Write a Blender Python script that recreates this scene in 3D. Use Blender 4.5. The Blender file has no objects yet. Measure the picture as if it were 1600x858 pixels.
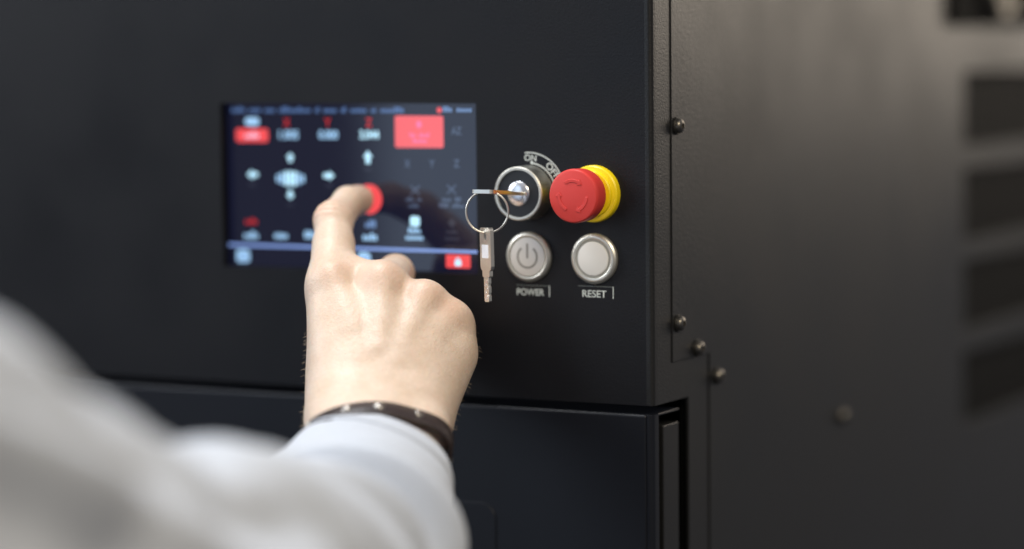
import bpy, bmesh, math, random
import numpy as np
from mathutils import Vector, Matrix
random.seed(7); rng = np.random.default_rng(5)
R = math.radians
scene = bpy.context.scene

# ---------------------------------------------------------------- camera
cam = bpy.data.cameras.new('camera'); camo = bpy.data.objects.new('camera', cam)
scene.collection.objects.link(camo)
camo.matrix_world = Matrix(((0.88192562, -0.02988292, 0.47044044, 0.59416927),
                            (0.47127662, 0.07764561, -0.87856104, -1.2614231),
                            (-0.01027367, 0.99653308, 0.08256077, 0.10663619),
                            (0, 0, 0, 1)))
cam.sensor_width = 36; cam.lens = 96.6; cam.clip_start = 0.05; cam.clip_end = 50
cam.dof.use_dof = True; cam.dof.focus_distance = 1.390; cam.dof.aperture_fstop = 1.8
scene.camera = camo

# ---------------------------------------------------------------- room light
world = bpy.data.worlds.new('World'); scene.world = world; world.use_nodes = True
wn = world.node_tree.nodes; wl = world.node_tree.links
bg = wn['Background']; bg.inputs['Strength'].default_value = 0.32
tc = wn.new('ShaderNodeTexCoord'); sx = wn.new('ShaderNodeSeparateXYZ'); wr = wn.new('ShaderNodeValToRGB')
mr = wn.new('ShaderNodeMapRange'); mr.inputs[1].default_value = -1; mr.inputs[2].default_value = 1
wl.new(tc.outputs['Generated'], sx.inputs[0]); wl.new(sx.outputs['Z'], mr.inputs[0]); wl.new(mr.outputs[0], wr.inputs[0])
wl.new(wr.outputs[0], bg.inputs['Color'])
wr.color_ramp.elements[0].position = 0.25; wr.color_ramp.elements[0].color = (0.16, 0.165, 0.19, 1)
wr.color_ramp.elements[1].position = 0.8; wr.color_ramp.elements[1].color = (1.0, 1.0, 1.06, 1)

def area(name, loc, target, sx_, sy_, power, col):
    l = bpy.data.lights.new(name, 'AREA'); l.shape = 'RECTANGLE'; l.size = sx_; l.size_y = sy_
    l.energy = power; l.color = col
    o = bpy.data.objects.new(name, l); scene.collection.objects.link(o)
    o.location = loc; o.rotation_euler = (Vector(target) - Vector(loc)).to_track_quat('-Z', 'Y').to_euler()
    return o
area('ceiling_lamp', (-0.55, -0.22, 1.65), (-0.12, -0.20, 0.0), 0.8, 0.6, 31, (0.94, 0.97, 1.0))
area('left_lamp', (-1.55, -0.75, 0.75), (-0.14, -0.12, 0.0), 0.6, 0.8, 16, (0.90, 0.95, 1.0))
area('window_lamp', (-0.87, -1.65, 0.30), (-0.30, 0.0, 0.10), 0.53, 1.25, 2.8, (0.62, 0.79, 1.0))
area('hall_lamp', (0.62, 1.9, 0.56), (0.05, 0.2, 0.0), 0.8, 1.0, 8.6, (1.0, 0.86, 0.70))
area('right_lamp', (1.45, -1.30, 1.35), (-0.08, -0.05, 0.0), 0.6, 0.6, 31, (1.0, 0.86, 0.64))

scene.view_settings.view_transform = 'Standard'; scene.view_settings.look = 'None'
scene.view_settings.exposure = 0; scene.view_settings.gamma = 1
scene.render.engine = 'CYCLES'

# ---------------------------------------------------------------- materials
def mat(name, col, rough=0.5, metal=0.0, bump=0.0, bscale=800, var=0.0, vscale=60, emit=None, estr=0.0,
        sss=0.0, coat=0.0, spec=0.5, sheen=0.0, bdist=0.0004, rvar=0.0):
    m = bpy.data.materials.new(name); m.use_nodes = True
    nt = m.node_tree; b = nt.nodes['Principled BSDF']
    b.inputs['Base Color'].default_value = (*col, 1); b.inputs['Roughness'].default_value = rough
    b.inputs['Metallic'].default_value = metal; b.inputs['Specular IOR Level'].default_value = spec
    b.inputs['Coat Weight'].default_value = coat; b.inputs['Coat Roughness'].default_value = 0.08
    b.inputs['Sheen Weight'].default_value = sheen
    g = nt.nodes.new('ShaderNodeTexCoord')
    if emit is not None:
        b.inputs['Emission Color'].default_value = (*emit, 1); b.inputs['Emission Strength'].default_value = estr
    if sss:
        b.inputs['Subsurface Weight'].default_value = sss; b.inputs['Subsurface Radius'].default_value = (1.0, 0.35, 0.18)
        b.inputs['Subsurface Scale'].default_value = 0.004
    if bump:
        n = nt.nodes.new('ShaderNodeTexNoise'); n.inputs['Scale'].default_value = bscale; n.inputs['Detail'].default_value = 3
        bp = nt.nodes.new('ShaderNodeBump'); bp.inputs['Strength'].default_value = bump; bp.inputs['Distance'].default_value = bdist
        nt.links.new(g.outputs['Object'], n.inputs['Vector']); nt.links.new(n.outputs[0], bp.inputs['Height'])
        nt.links.new(bp.outputs[0], b.inputs['Normal'])
    if var or rvar:
        n = nt.nodes.new('ShaderNodeTexNoise'); n.inputs['Scale'].default_value = vscale; n.inputs['Detail'].default_value = 5
        nt.links.new(g.outputs['Object'], n.inputs['Vector'])
        if var:
            mx = nt.nodes.new('ShaderNodeMix'); mx.data_type = 'RGBA'
            mx.inputs[6].default_value = (*[c * (1 - var) for c in col], 1)
            mx.inputs[7].default_value = (*[min(1, c * (1 + var)) for c in col], 1)
            nt.links.new(n.outputs[0], mx.inputs[0]); nt.links.new(mx.outputs[2], b.inputs['Base Color'])
        if rvar:
            q = nt.nodes.new('ShaderNodeMapRange'); q.inputs[1].default_value = 0.3; q.inputs[2].default_value = 0.7
            q.inputs[3].default_value = rough - rvar; q.inputs[4].default_value = rough + rvar
            nt.links.new(n.outputs[0], q.inputs[0]); nt.links.new(q.outputs[0], b.inputs['Roughness'])
    return m
M = {}
M['panel'] = mat('black_coat_front_light', (0.0074, 0.0078, 0.0104), 0.46, spec=0.25, bump=0.5, bscale=800, var=0.12, vscale=14, bdist=0.00025, rvar=0.09)  # bluish light on the front put into the colour; same paint as the side
M['side'] = mat('black_coat_side_light', (0.0095, 0.0095, 0.0097), 0.38, spec=0.45, bump=0.55, bscale=800, var=0.12, vscale=12, bdist=0.00028, rvar=0.05)  # same paint as the front, with the side's stronger light in its tone
M['door'] = mat('door_powder_coat', (0.0060, 0.0074, 0.0122), 0.38, spec=0.36, bump=0.3, bscale=1300, var=0.1, vscale=14, bdist=0.00022)
M['inner'] = mat('dark_interior', (0.004, 0.004, 0.004), 0.8, spec=0.1)  # near-black parts; also stands for the shade inside seams and gaps
M['slat'] = mat('vent_slat_paint', (0.008, 0.0082, 0.0085), 0.6, spec=0.2)
M['gloss'] = mat('dark_gloss_plastic', (0.010, 0.014, 0.017), 0.3)
M['screw'] = mat('screw_steel', (0.20, 0.185, 0.16), 0.34, 1.0, bump=0.2, bscale=900)
M['washer'] = mat('blackened_washer', (0.05, 0.048, 0.045), 0.45, 0.8)
M['steel'] = mat('brushed_steel', (0.56, 0.54, 0.50), 0.36, 1.0, bump=0.12, bscale=1500, var=0.05, vscale=200)
M['steel_dark'] = mat('satin_steel', (0.46, 0.455, 0.42), 0.40, 1.0, bump=0.12, bscale=1500)
M['chrome'] = mat('chrome', (0.86, 0.87, 0.92), 0.26, 1.0)
M['silver'] = mat('button_silver', (0.66, 0.64, 0.61), 0.42, 0.2, bump=0.08, bscale=1800)
M['silver_rim'] = mat('button_rim', (0.70, 0.68, 0.61), 0.38, 0.85, bump=0.06, bscale=1500)
M['groove'] = mat('groove_grey', (0.30, 0.30, 0.27), 0.5)
M['mark'] = mat('engraved_grey', (0.25, 0.24, 0.22), 0.5)
M['cap'] = mat('white_button_cap', (0.78, 0.77, 0.74), 0.4, bump=0.04, bscale=1500)
M['blackp'] = mat('black_plastic', (0.012, 0.013, 0.016), 0.38)
M['red'] = mat('red_plastic', (0.68, 0.050, 0.042), 0.42, bump=0.12, bscale=1600, var=0.05, vscale=80, bdist=0.0002)
M['yellow'] = mat('yellow_plastic', (0.97, 0.72, 0.008), 0.36, bump=0.06, bscale=1400)
M['print_dim'] = mat('faint_print', (0.22, 0.25, 0.245), 0.6, var=0.2, vscale=300)
M['print'] = mat('white_print', (0.66, 0.72, 0.70), 0.6, var=0.08, vscale=400)
M['key'] = mat('nickel_key', (0.76, 0.735, 0.68), 0.34, 1.0, bump=0.15, bscale=1600, var=0.08, vscale=300)
M['brass'] = mat('worn_brass', (0.78, 0.71, 0.57), 0.35, 1.0, bump=0.15, bscale=1200)
M['sticker'] = mat('white_sticker', (0.85, 0.85, 0.87), 0.5)
M['leather'] = mat('dark_brown_leather', (0.030, 0.020, 0.019), 0.42, bump=0.5, bscale=900, var=0.25, vscale=200)
M['edge'] = mat('leather_edge', (0.016, 0.010, 0.010), 0.6)
M['stud'] = mat('silver_stud', (0.44, 0.41, 0.37), 0.38, 1.0)
M['nail'] = mat('fingernail', (0.70, 0.46, 0.38), 0.3, sss=0.2)
M['cloth'] = mat('pale_grey_cotton', (0.50, 0.535, 0.60), 0.9, bump=0.5, bscale=1500, var=0.06, vscale=220, sheen=0.25, bdist=0.0004, spec=0.2)

def screenmat(name, col, e, rough=0.06):
    return mat(name, (0.003, 0.003, 0.004), rough, emit=col, estr=e, spec=0.62)
M['lcd'] = screenmat('lcd_dark_blue', (0.085, 0.105, 0.34), 0.065)
M['ui_red'] = screenmat('ui_red', (1.0, 0.09, 0.10), 0.95)
M['ui_redhot'] = screenmat('ui_button_red', (1.0, 0.13, 0.145), 0.95)
M['ui_reddim'] = screenmat('ui_dim_red', (0.75, 0.03, 0.035), 0.75)
M['ui_pink'] = screenmat('ui_pink', (1.0, 0.20, 0.42), 1.0)
M['ui_pale'] = screenmat('ui_pale_pink', (1.0, 0.55, 0.72), 1.0)
M['ui_white'] = screenmat('ui_white', (0.50, 0.82, 1.0), 1.25)
M['ui_glow'] = screenmat('ui_glow_white', (0.50, 0.82, 1.0), 1.45)
M['ui_blue'] = screenmat('ui_pale_blue', (0.36, 0.62, 0.92), 1.1)
M['ui_mid'] = screenmat('ui_mid_blue', (0.22, 0.38, 0.72), 0.75)
M['ui_line'] = screenmat('ui_line_blue', (0.26, 0.40, 0.85), 0.95)
M['ui_dim'] = screenmat('ui_dim_grey', (0.14, 0.20, 0.34), 0.55)
M['ui_faint'] = screenmat('ui_faint_grey', (0.07, 0.08, 0.13), 0.5)
M['ui_bar'] = screenmat('ui_header_blue', (0.10, 0.19, 0.42), 0.9)

# skin: procedural tone variation, pores, fine creases
def skin_material():
    m = bpy.data.materials.new('skin'); m.use_nodes = True; nt = m.node_tree; N = nt.nodes; L = nt.links
    b = N['Principled BSDF']
    b.inputs['Roughness'].default_value = 0.46; b.inputs['Specular IOR Level'].default_value = 0.42
    b.inputs['Subsurface Weight'].default_value = 0.22; b.inputs['Subsurface Radius'].default_value = (1.0, 0.36, 0.18)
    b.inputs['Subsurface Scale'].default_value = 0.005
    g = N.new('ShaderNodeTexCoord')
    n1 = N.new('ShaderNodeTexNoise'); n1.inputs['Scale'].default_value = 75; n1.inputs['Detail'].default_value = 4
    L.new(g.outputs['Object'], n1.inputs['Vector'])
    cr = N.new('ShaderNodeValToRGB'); L.new(n1.outputs[0], cr.inputs[0])
    cr.color_ramp.elements[0].position = 0.32; cr.color_ramp.elements[0].color = (0.625, 0.480, 0.370, 1)
    cr.color_ramp.elements[1].position = 0.68; cr.color_ramp.elements[1].color = (0.69, 0.550, 0.445, 1)
    at = N.new('ShaderNodeAttribute'); at.attribute_name = 'flush'
    mx = N.new('ShaderNodeMix'); mx.data_type = 'RGBA'; mx.inputs[7].default_value = (0.64, 0.385, 0.275, 1)
    L.new(at.outputs['Fac'], mx.inputs[0]); L.new(cr.outputs[0], mx.inputs[6])
    n4 = N.new('ShaderNodeTexNoise'); n4.inputs['Scale'].default_value = 420; n4.inputs['Detail'].default_value = 3
    L.new(g.outputs['Object'], n4.inputs['Vector'])
    mp = N.new('ShaderNodeMapRange'); mp.inputs[1].default_value = 0.3; mp.inputs[2].default_value = 0.7
    mp.inputs[3].default_value = 0.965; mp.inputs[4].default_value = 1.03; L.new(n4.outputs[0], mp.inputs[0])
    hv = N.new('ShaderNodeVectorMath'); hv.operation = 'SCALE'; L.new(mx.outputs[2], hv.inputs[0]); L.new(mp.outputs[0], hv.inputs['Scale'])
    L.new(hv.outputs[0], b.inputs['Base Color'])
    v = N.new('ShaderNodeTexVoronoi'); v.inputs['Scale'].default_value = 900
    n2 = N.new('ShaderNodeTexNoise'); n2.inputs['Scale'].default_value = 260; n2.inputs['Detail'].default_value = 4
    for q in (v, n2): L.new(g.outputs['Object'], q.inputs['Vector'])
    ad = N.new('ShaderNodeMath'); ad.operation = 'MULTIPLY_ADD'; ad.inputs[1].default_value = 0.45
    L.new(v.outputs['Distance'], ad.inputs[0]); L.new(n2.outputs[0], ad.inputs[2])
    bp = N.new('ShaderNodeBump'); bp.inputs['Strength'].default_value = 0.5; bp.inputs['Distance'].default_value = 0.0005
    L.new(ad.outputs[0], bp.inputs['Height']); L.new(bp.outputs[0], b.inputs['Normal'])
    return m
M['skin'] = skin_material()

# ---------------------------------------------------------------- helpers (lengths in millimetres)
MM = 0.001
col = scene.collection
def link(name, me, m, parent=None, smooth=False):
    o = bpy.data.objects.new(name, me); col.objects.link(o)
    if m is not None and not me.materials: me.materials.append(M[m] if isinstance(m, str) else m)
    if smooth: me.polygons.foreach_set('use_smooth', [True] * len(me.polygons))
    if parent is not None:
        o.parent = parent
        base = parent if parent.parent is None else parent.parent
        if parent.type == 'EMPTY': o.matrix_parent_inverse = Matrix.Translation(-Vector(parent.location))
    return o
def empty(name, loc, label, cat, group=None):
    o = bpy.data.objects.new(name, None); col.objects.link(o); o.location = loc; o.empty_display_size = 0.02
    o['label'] = label; o['category'] = cat
    if group: o['group'] = group
    return o
def tag(o, label, cat=None, group=None):
    o['label'] = label
    if cat: o['category'] = cat
    if group: o['group'] = group
    return o
def mesh(name, V, F, m, parent=None, smooth=False, auto=None):
    me = bpy.data.meshes.new(name); me.from_pydata([tuple(float(c) * MM for c in v) for v in V], [], F)
    me.update()
    o = link(name, me, m, parent, smooth)
    if auto: bevel(o, auto)
    return o
def bevel(o, w, seg=2, ang=35):
    b = o.modifiers.new('bevel', 'BEVEL'); b.width = w * MM; b.segments = seg; b.limit_method = 'ANGLE'; b.angle_limit = R(ang)
    b.harden_normals = False
    o.data.polygons.foreach_set('use_smooth', [True] * len(o.data.polygons))
    w_ = o.modifiers.new('wn', 'WEIGHTED_NORMAL'); w_.keep_sharp = True
    return o
def box(name, x0, x1, y0, y1, z0, z1, m, parent=None, bev=None):
    V = [(x, y, z) for x in (x0, x1) for y in (y0, y1) for z in (z0, z1)]
    F = [(0, 1, 3, 2), (4, 6, 7, 5), (0, 4, 5, 1), (2, 3, 7, 6), (0, 2, 6, 4), (1, 5, 7, 3)]
    return mesh(name, V, F, m, parent, auto=bev)
def lathe(name, prof, center, axis, m, parent=None, n=64, caps=True):
    """prof: (radius, distance outwards).  axis 'front' = towards -Y, 'side' = towards +X."""
    V = []; F = []; cx, cy, cz = center; k = len(prof)
    for i in range(n):
        a = 2 * math.pi * i / n; ca, sa = math.cos(a), math.sin(a)
        for r, d in prof:
            V.append((cx + r * ca, cy - d, cz + r * sa) if axis == 'front' else (cx + d, cy + r * ca, cz + r * sa))
    for i in range(n):
        j = (i + 1) % n
        for q in range(k - 1):
            F.append((i * k + q, j * k + q, j * k + q + 1, i * k + q + 1))
    for q in (0, k - 1):
        if caps and prof[q][0] > 1e-6: F.append(tuple(i * k + q for i in range(n)))
    me = bpy.data.meshes.new(name); bm = bmesh.new()
    vs = [bm.verts.new(tuple(c * MM for c in v)) for v in V]
    for f in F: 
        try: bm.faces.new([vs[i] for i in f])
        except ValueError: pass
    bmesh.ops.remove_doubles(bm, verts=bm.verts, dist=1e-7)
    bmesh.ops.recalc_face_normals(bm, faces=bm.faces)
    for e in bm.edges:
        if len(e.link_faces) == 2 and e.calc_face_angle(0) > R(32): e.smooth = False
    for f in bm.faces: f.smooth = True
    bm.to_mesh(me); bm.free()
    return link(name, me, m, parent)
def sheet(name, us, vs, keep, w0, w1, tomap, m, parent, bev=None):
    """rectilinear sheet: cells between grid lines us x vs where keep(u, v); thickness w0..w1."""
    bm = bmesh.new(); cache = {}
    def vt(u, v, w):
        k = (u, v, w)
        if k not in cache: cache[k] = bm.verts.new(tuple(c * MM for c in tomap(u, v, w)))
        return cache[k]
    nu, nv = len(us) - 1, len(vs) - 1
    on = lambda i, j: 0 <= i < nu and 0 <= j < nv and keep((us[i] + us[i + 1]) / 2, (vs[j] + vs[j + 1]) / 2)
    for i in range(nu):
        for j in range(nv):
            if not on(i, j): continue
            a, b, c, d = us[i], us[i + 1], vs[j], vs[j + 1]
            for w in (w0, w1): bm.faces.new([vt(a, c, w), vt(b, c, w), vt(b, d, w), vt(a, d, w)])
            for (p, q, di, dj) in (((a, c), (b, c), 0, -1), ((b, c), (b, d), 1, 0), ((b, d), (a, d), 0, 1), ((a, d), (a, c), -1, 0)):
                if not on(i + di, j + dj): bm.faces.new([vt(*p, w0), vt(*q, w0), vt(*q, w1), vt(*p, w1)])
    bmesh.ops.recalc_face_normals(bm, faces=bm.faces)
    bmesh.ops.dissolve_limit(bm, angle_limit=R(1), verts=bm.verts, edges=bm.edges)
    me = bpy.data.meshes.new(name); bm.to_mesh(me); bm.free()
    o = link(name, me, m, parent)
    if bev: bevel(o, bev)
    return o
def prism(name, pts, y0, y1, m, parent=None, bev=None, tomap=None):
    """closed outline (x, z) extruded from y0 to y1"""
    f = tomap or (lambda u, v, w: (u, w, v)); n = len(pts)
    V = [f(u, v, y0) for u, v in pts] + [f(u, v, y1) for u, v in pts]
    F = [tuple(range(n)), tuple(range(2 * n - 1, n - 1, -1))] + [(i, (i + 1) % n, n + (i + 1) % n, n + i) for i in range(n)]
    o = mesh(name, V, F, m, parent)
    bm = bmesh.new(); bm.from_mesh(o.data); bmesh.ops.recalc_face_normals(bm, faces=bm.faces); bm.to_mesh(o.data); bm.free()
    if bev: bevel(o, bev)
    return o
def rrect(x0, x1, z0, z1, r, n=5):
    P = []
    for cx, cz, a0 in ((x1 - r, z1 - r, 0), (x0 + r, z1 - r, 90), (x0 + r, z0 + r, 180), (x1 - r, z0 + r, 270)):
        for i in range(n + 1):
            a = R(a0 + 90 * i / n); P.append((cx + r * math.cos(a), cz + r * math.sin(a)))
    return P
def arcband(cx, cz, r0, r1, a0, a1, n=24):
    A = [R(a0 + (a1 - a0) * i / n) for i in range(n + 1)]
    return [(cx + r1 * math.cos(a), cz + r1 * math.sin(a)) for a in A] + [(cx + r0 * math.cos(a), cz + r0 * math.sin(a)) for a in reversed(A)]
def text(name, body, x0, x1, z0, z1, y, m, parent, rot=0.0, depth=0.06, bold=0.0):
    cu = bpy.data.curves.new('t', 'FONT'); cu.body = body; cu.size = 1; cu.extrude = 0; cu.offset = bold
    to = bpy.data.objects.new('t', cu); col.objects.link(to)
    dg = bpy.context.evaluated_depsgraph_get(); me = bpy.data.meshes.new_from_object(to.evaluated_get(dg))
    bpy.data.objects.remove(to); bpy.data.curves.remove(cu)
    me.name = name; me.materials.clear()
    P = np.array([v.co[:2] for v in me.vertices]); lo, hi = P.min(0), P.max(0)
    c, s = math.cos(rot), math.sin(rot); mx, mz = (x0 + x1) / 2, (z0 + z1) / 2
    for v, p in zip(me.vertices, P):
        u = ((p[0] - lo[0]) / (hi[0] - lo[0]) - .5) * (x1 - x0); w = ((p[1] - lo[1]) / (hi[1] - lo[1]) - .5) * (z1 - z0)
        v.co = ((mx + u * c - w * s) * MM, y * MM, (mz + u * s + w * c) * MM)
    o = link(name, me, m, parent)
    return o

# ================================================================= the machine
mach = empty('machine_cabinet', (-0.25, 0.40, -0.60), 'large black powder-coated machine cabinet with touchscreen and control buttons filling the background', 'machine')
XL, ZT, ZB = -640, 420, -560
OX0, OX1, OZ0, OZ1 = -262.5, -101.8, -12.7, 77.3           # screen opening
fm = lambda u, v, w: (u, w, v)                               # front sheet: u = X, v = Z, w = Y
# front panel folded round the corner: one profile swept upward, so a soft 4 mm corner radius joins front and side flange
front = sheet('front_panel', [XL, OX0, OX1, -4], [-77, OZ0, OZ1, ZT], lambda u, v: not (OX0 < u < OX1 and OZ0 < v < OZ1),
              0, 2.0, fm, 'panel', mach)
def corner_strip(name, rad, z0, z1, y_end, m, parent, t=1.6, x_out=0.0, x_in=-4):
    prof = []
    for i in range(9):
        a = R(-90 + 90 * i / 8); prof.append((x_out - rad + rad * math.cos(a), rad + rad * math.sin(a)))
    outer = [(x_in, 0)] * (1 if x_in < x_out - rad else 0) + prof + [(x_out, y_end)]
    inner = [(x_out - t, y_end)] + [(x_out - rad + (rad - t) * math.cos(R(-90 + 90 * i / 8)), rad + (rad - t) * math.sin(R(-90 + 90 * i / 8))) for i in range(8, -1, -1)]
    pts = outer + inner
    n = len(pts); V = [(x, y, z0) for x, y in pts] + [(x, y, z1) for x, y in pts]
    F = [tuple(range(n - 1, -1, -1)), tuple(range(n, 2 * n))] + [(i, (i + 1) % n, n + (i + 1) % n, n + i) for i in range(n)]
    o = mesh(name, V, F, m, parent)
    bm = bmesh.new(); bm.from_mesh(o.data); bmesh.ops.recalc_face_normals(bm, faces=bm.faces)
    for f in bm.faces: f.smooth = True
    for e in bm.edges:
        if len(e.link_faces) == 2 and e.calc_face_angle(0) > R(40): e.smooth = False
    bm.to_mesh(o.data); bm.free()
    return o
corner_strip('corner_fold', 2.4, -77, ZT, 6.0, 'side', front)
sm = lambda u, v, w: (w, u, v)                               # side sheet: u = Y, v = Z, w = X
flange = sheet('side_flange', [6.0, 21.3, 43, 67.6], [ZB, -77, -57, ZT],
               lambda u, v: (v > -57 and u < 21.3) or (-77 < v < -57) or (v < -77 and u > 43), -1.6, 0, sm, 'side', mach)
# side panel, slightly proud of the flange, with four vent openings
VY0, VY1 = 482, 690
VZ = [(38.3, 87.3), (-24.5, 23.1), (-83.9, -38.1), (-146.2, -99.3)]
vs = sorted({ZB, -57.0 + 0.2, ZT} | {z for p in VZ for z in p})
side = sheet('side_panel', [22.3, 68.8, VY0, VY1, 900], vs,
             lambda u, v: not (u < 68.8 and v < -57) and not (VY0 < u < VY1 and any(a < v < b for a, b in VZ)), -1.6, 0.6, sm, 'side', mach, 0.35)
box('gap_light_block', XL + 5, -26, 40, 880, ZB + 5, ZT - 5, 'inner', mach)  # added unseen box, blocks light so the gaps read black
box('seam_shade_backing', -6, -2.2, 12, 470, -70, ZT - 5, 'inner', mach)  # near-black strip standing in for shade behind the seam
box('frame_shade_backing', -6, -2.2, 46, 470, ZB + 5, -72, 'inner', mach)  # same shade strip behind the lower frame seam
# vents
for i, (z0, z1) in enumerate(VZ):
    v = box('vent', -24, -14, VY0 - 4, VY1 + 4, z0 - 3, z1 + 3, 'inner', mach)
    v['label'] = ['uppermost', 'second from top', 'third from top', 'lowest'][i] + ' dark slatted vent opening at the right of the side panel'
    base = None
    for k in range(25):
        y = VY0 + 3 + k * 8.2
        if base is None:
            s = box('slat', -12, -5.5, y, y + 3.6, z0 - 2, z1 + 2, 'slat', v); base = s
        else:
            s = base.copy(); col.objects.link(s); s.location.y += (k * 8.2) * MM
# screws on the side
def screw(y, z, x=0.6):
    w = lathe('screw', [(0, 1.2), (4.3, 1.2), (4.6, 0.9), (4.6, 0.0)], (x, y, z), 'side', 'washer', mach, 32)
    h = lathe('screw_head', [(1.45, 2.6), (1.6, 3.9), (2.5, 3.75), (3.3, 3.2), (3.75, 2.4), (3.8, 1.2)], (x, y, z), 'side', 'screw', w, 32)
    V = [(x + 2.3, y + 1.5 * math.cos(R(60 * i + 10)), z + 1.5 * math.sin(R(60 * i + 10))) for i in range(6)]
    mesh('hex_socket', V, [tuple(range(6))], 'inner', w)
for y, z in ((28.0, 65.2), (28.4, -37.0), (52.2, -52.4), (77.6, -69.8), (260, -114.2)): screw(y, z)
# rounded lock on a black plate, upper right
lp = prism('lock_plate', rrect(450, 640, 117.5, 300, 6), 0.6, 5, 'inner', mach, 0.8, tomap=sm)
lp['label'] = 'black lock plate with round metal lock in the upper right corner'
lathe('lock_ring', [(9, 9), (10, 13), (15, 14), (19, 12.5), (20.5, 9), (20.5, 5)], (0.6, 532, 140), 'side', 'screw', lp, 48)
lathe('lock_core', [(0, 10), (8.5, 10), (8.8, 5)], (0.6, 532, 140), 'side', 'screw', lp, 32)

# lower door
door = sheet('lower_door', [XL, -4.0], [ZB, -81.6], lambda u, v: True, 0, 3.6, fm, 'door', mach, 1.7)
door['label'] = 'black lower door below the front panel gap'
ds = corner_strip('door_side_lip', 3.0, ZB, -81.8, 7.0, 'door', door, t=1.4, x_out=-0.5, x_in=-4)
box('door_top_lip', -600, -1.0, 2.0, 33, -83.0, -81.75, 'door', door, 0.4)
box('door_inner_strip', -14, -1.4, 14.5, 33.5, ZB, -89.0, 'side', door, 0.6)
prism('door_pull', rrect(-215, -92.3, -260, -133.5, 9), -0.7, 0.2, 'door', door, 0.4)

# touchscreen
SY = 6.0
scr = box('touchscreen', OX0 - 6, OX1 + 8, SY, SY + 4, OZ0 - 5, OZ1 + 5, 'lcd', mach)
scr['label'] = 'glowing dark blue touchscreen with red and white icons'
# thin black sides of the recess
for n_, b in (('recess_wall', (OX0 - 2, OX0 + 0.05, 2.0, SY, OZ0, OZ1)), ('recess_wall', (OX1 - 0.05, OX1 + 2, 2.0, SY, OZ0, OZ1)),
              ('recess_wall', (OX0, OX1, 2.0, SY, OZ1 - 0.05, OZ1 + 2)), ('recess_wall', (OX0, OX1, 2.0, SY, OZ0 - 2, OZ0 + 0.05))):
    box(n_, *b, 'inner', scr)
UY = SY - 0.02
def ui(name, pts, m, lift=0): return prism(name, pts, UY - 0.03 - lift, UY + 0.01, m, scr)
def uirect(name, b, m, r=0.6, lift=0): return ui(name, rrect(*b, r, 4), m, lift)
def words(b, m, pieces, name='text_line'):
    x0, x1, z0, z1 = b; tot = sum(pieces) + 0.45 * (len(pieces) - 1)
    V = []; F = []; x = x0; u = (x1 - x0) / tot
    for i, p in enumerate(pieces):
        n = max(2, int(p * 3)); w = p * u / n
        for k in range(n):
            h = (z1 - z0) * random.choice((0.62, 0.62, 0.7, 1.0)); g = 0.22 * w
            a = len(V); xa, xb = x + k * w, x + (k + 1) * w - g
            V += [(xa, UY - 0.02, z0), (xb, UY - 0.02, z0), (xb, UY - 0.02, z0 + h), (xa, UY - 0.02, z0 + h)]
            F.append((a, a + 1, a + 2, a + 3))
        x += (p + 0.45) * u
    return mesh(name, V, F, m, scr)
def uitext(b, body, m, bold=0.0): return text('text', body, b[0], b[1], b[2], b[3], UY - 0.02, m, scr, depth=0.02, bold=bold)
words((-259.0, -148.5, 72.2, 75.3), 'ui_bar', [1.6, 1.3, 1.2, 3.6, .5, 1.5, .6, 1.8, .6, 2.6])
ui('status_dot', [(-127.2 + 1.5 * math.cos(R(a)), 73.6 + 1.5 * math.sin(R(a))) for a in range(0, 360, 24)], 'ui_red')
words((-125.0, -107.2, 72.7, 75.5), 'ui_mid', [1, 1.6])
uirect('icon', (-250.3, -241.1, 64.9, 69.4), 'ui_blue', 2)
uirect('screen_button', (-256.4, -235.4, 55.9, 63.3), 'ui_red', 1.4)
words((-250.5, -241.0, 57.9, 61.6), 'ui_pale', [1.4]).location.y -= 0.00006
for b, t in (((-225.3, -221.0, 64.3, 69.1), 'X'), ((-199.0, -194.7, 64.4, 69.2), 'Y'), ((-173.0, -168.7, 64.5, 69.3), 'Z')): uitext(b, t, 'ui_reddim', 0.03)
for b, t in (((-228.3, -215.8, 57.7, 62.5), '1.005'), ((-202.7, -190.4, 57.8, 62.6), '0.000'), ((-176.7, -164.6, 58.0, 62.8), '3.044')): uitext(b, t, 'ui_blue' if t[0] != '3' else 'ui_white', 0.03)
uirect('screen_button', (-154.6, -124.8, 53.6, 70.6), 'ui_redhot', 1.2)
ui('icon', [(-139.7 + 1.7 * math.cos(R(a)), 66 + 1.9 * math.sin(R(a))) for a in range(0, 360, 24)], 'ui_pink', 0.02)
for b, p in (((-145.5, -133.2, 59.3, 61.6), [1.2, 2]), ((-143.6, -134.8, 56.3, 58.6), [2])):
    o = words(b, 'ui_pink', p); o.location.y -= 0.00004
uitext((-120.1, -113.9, 60.7, 64.7), 'AZ', 'ui_dim', 0.02)
for b, t in (((-149.0, -145.4, 43.0, 47.2), 'X'), ((-133.8, -130.3, 43.2, 47.3), 'Y'), ((-118.8, -115.3, 43.4, 47.5), 'Z')): uitext(b, t, 'ui_dim', 0.02)
def arrow(cx, cz, w, h, ang, m):
    P = [(0, .5), (.5, .0), (.24, .0), (.24, -.5), (-.24, -.5), (-.24, .0), (-.5, .0)]
    w *= 0.8; h *= 0.8; c, s = math.cos(R(ang)), math.sin(R(ang))
    return ui('arrow_icon', [(cx + (u * w) * c - (v * h) * s, cz + (u * w) * s + (v * h) * c) for u, v in P], m)
arrow(-221.2, 47.7, 6.4, 6.2, 0, 'ui_white'); arrow(-246.1, 38.0, 6.6, 8.6, 90, 'ui_white'); arrow(-196.5, 38.0, 6.6, 8.6, -90, 'ui_white')
arrow(-221.6, 27.2, 6.4, 6.4, 180, 'ui_white'); arrow(-171.7, 48.3, 7.4, 8.8, 0, 'ui_white')
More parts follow.
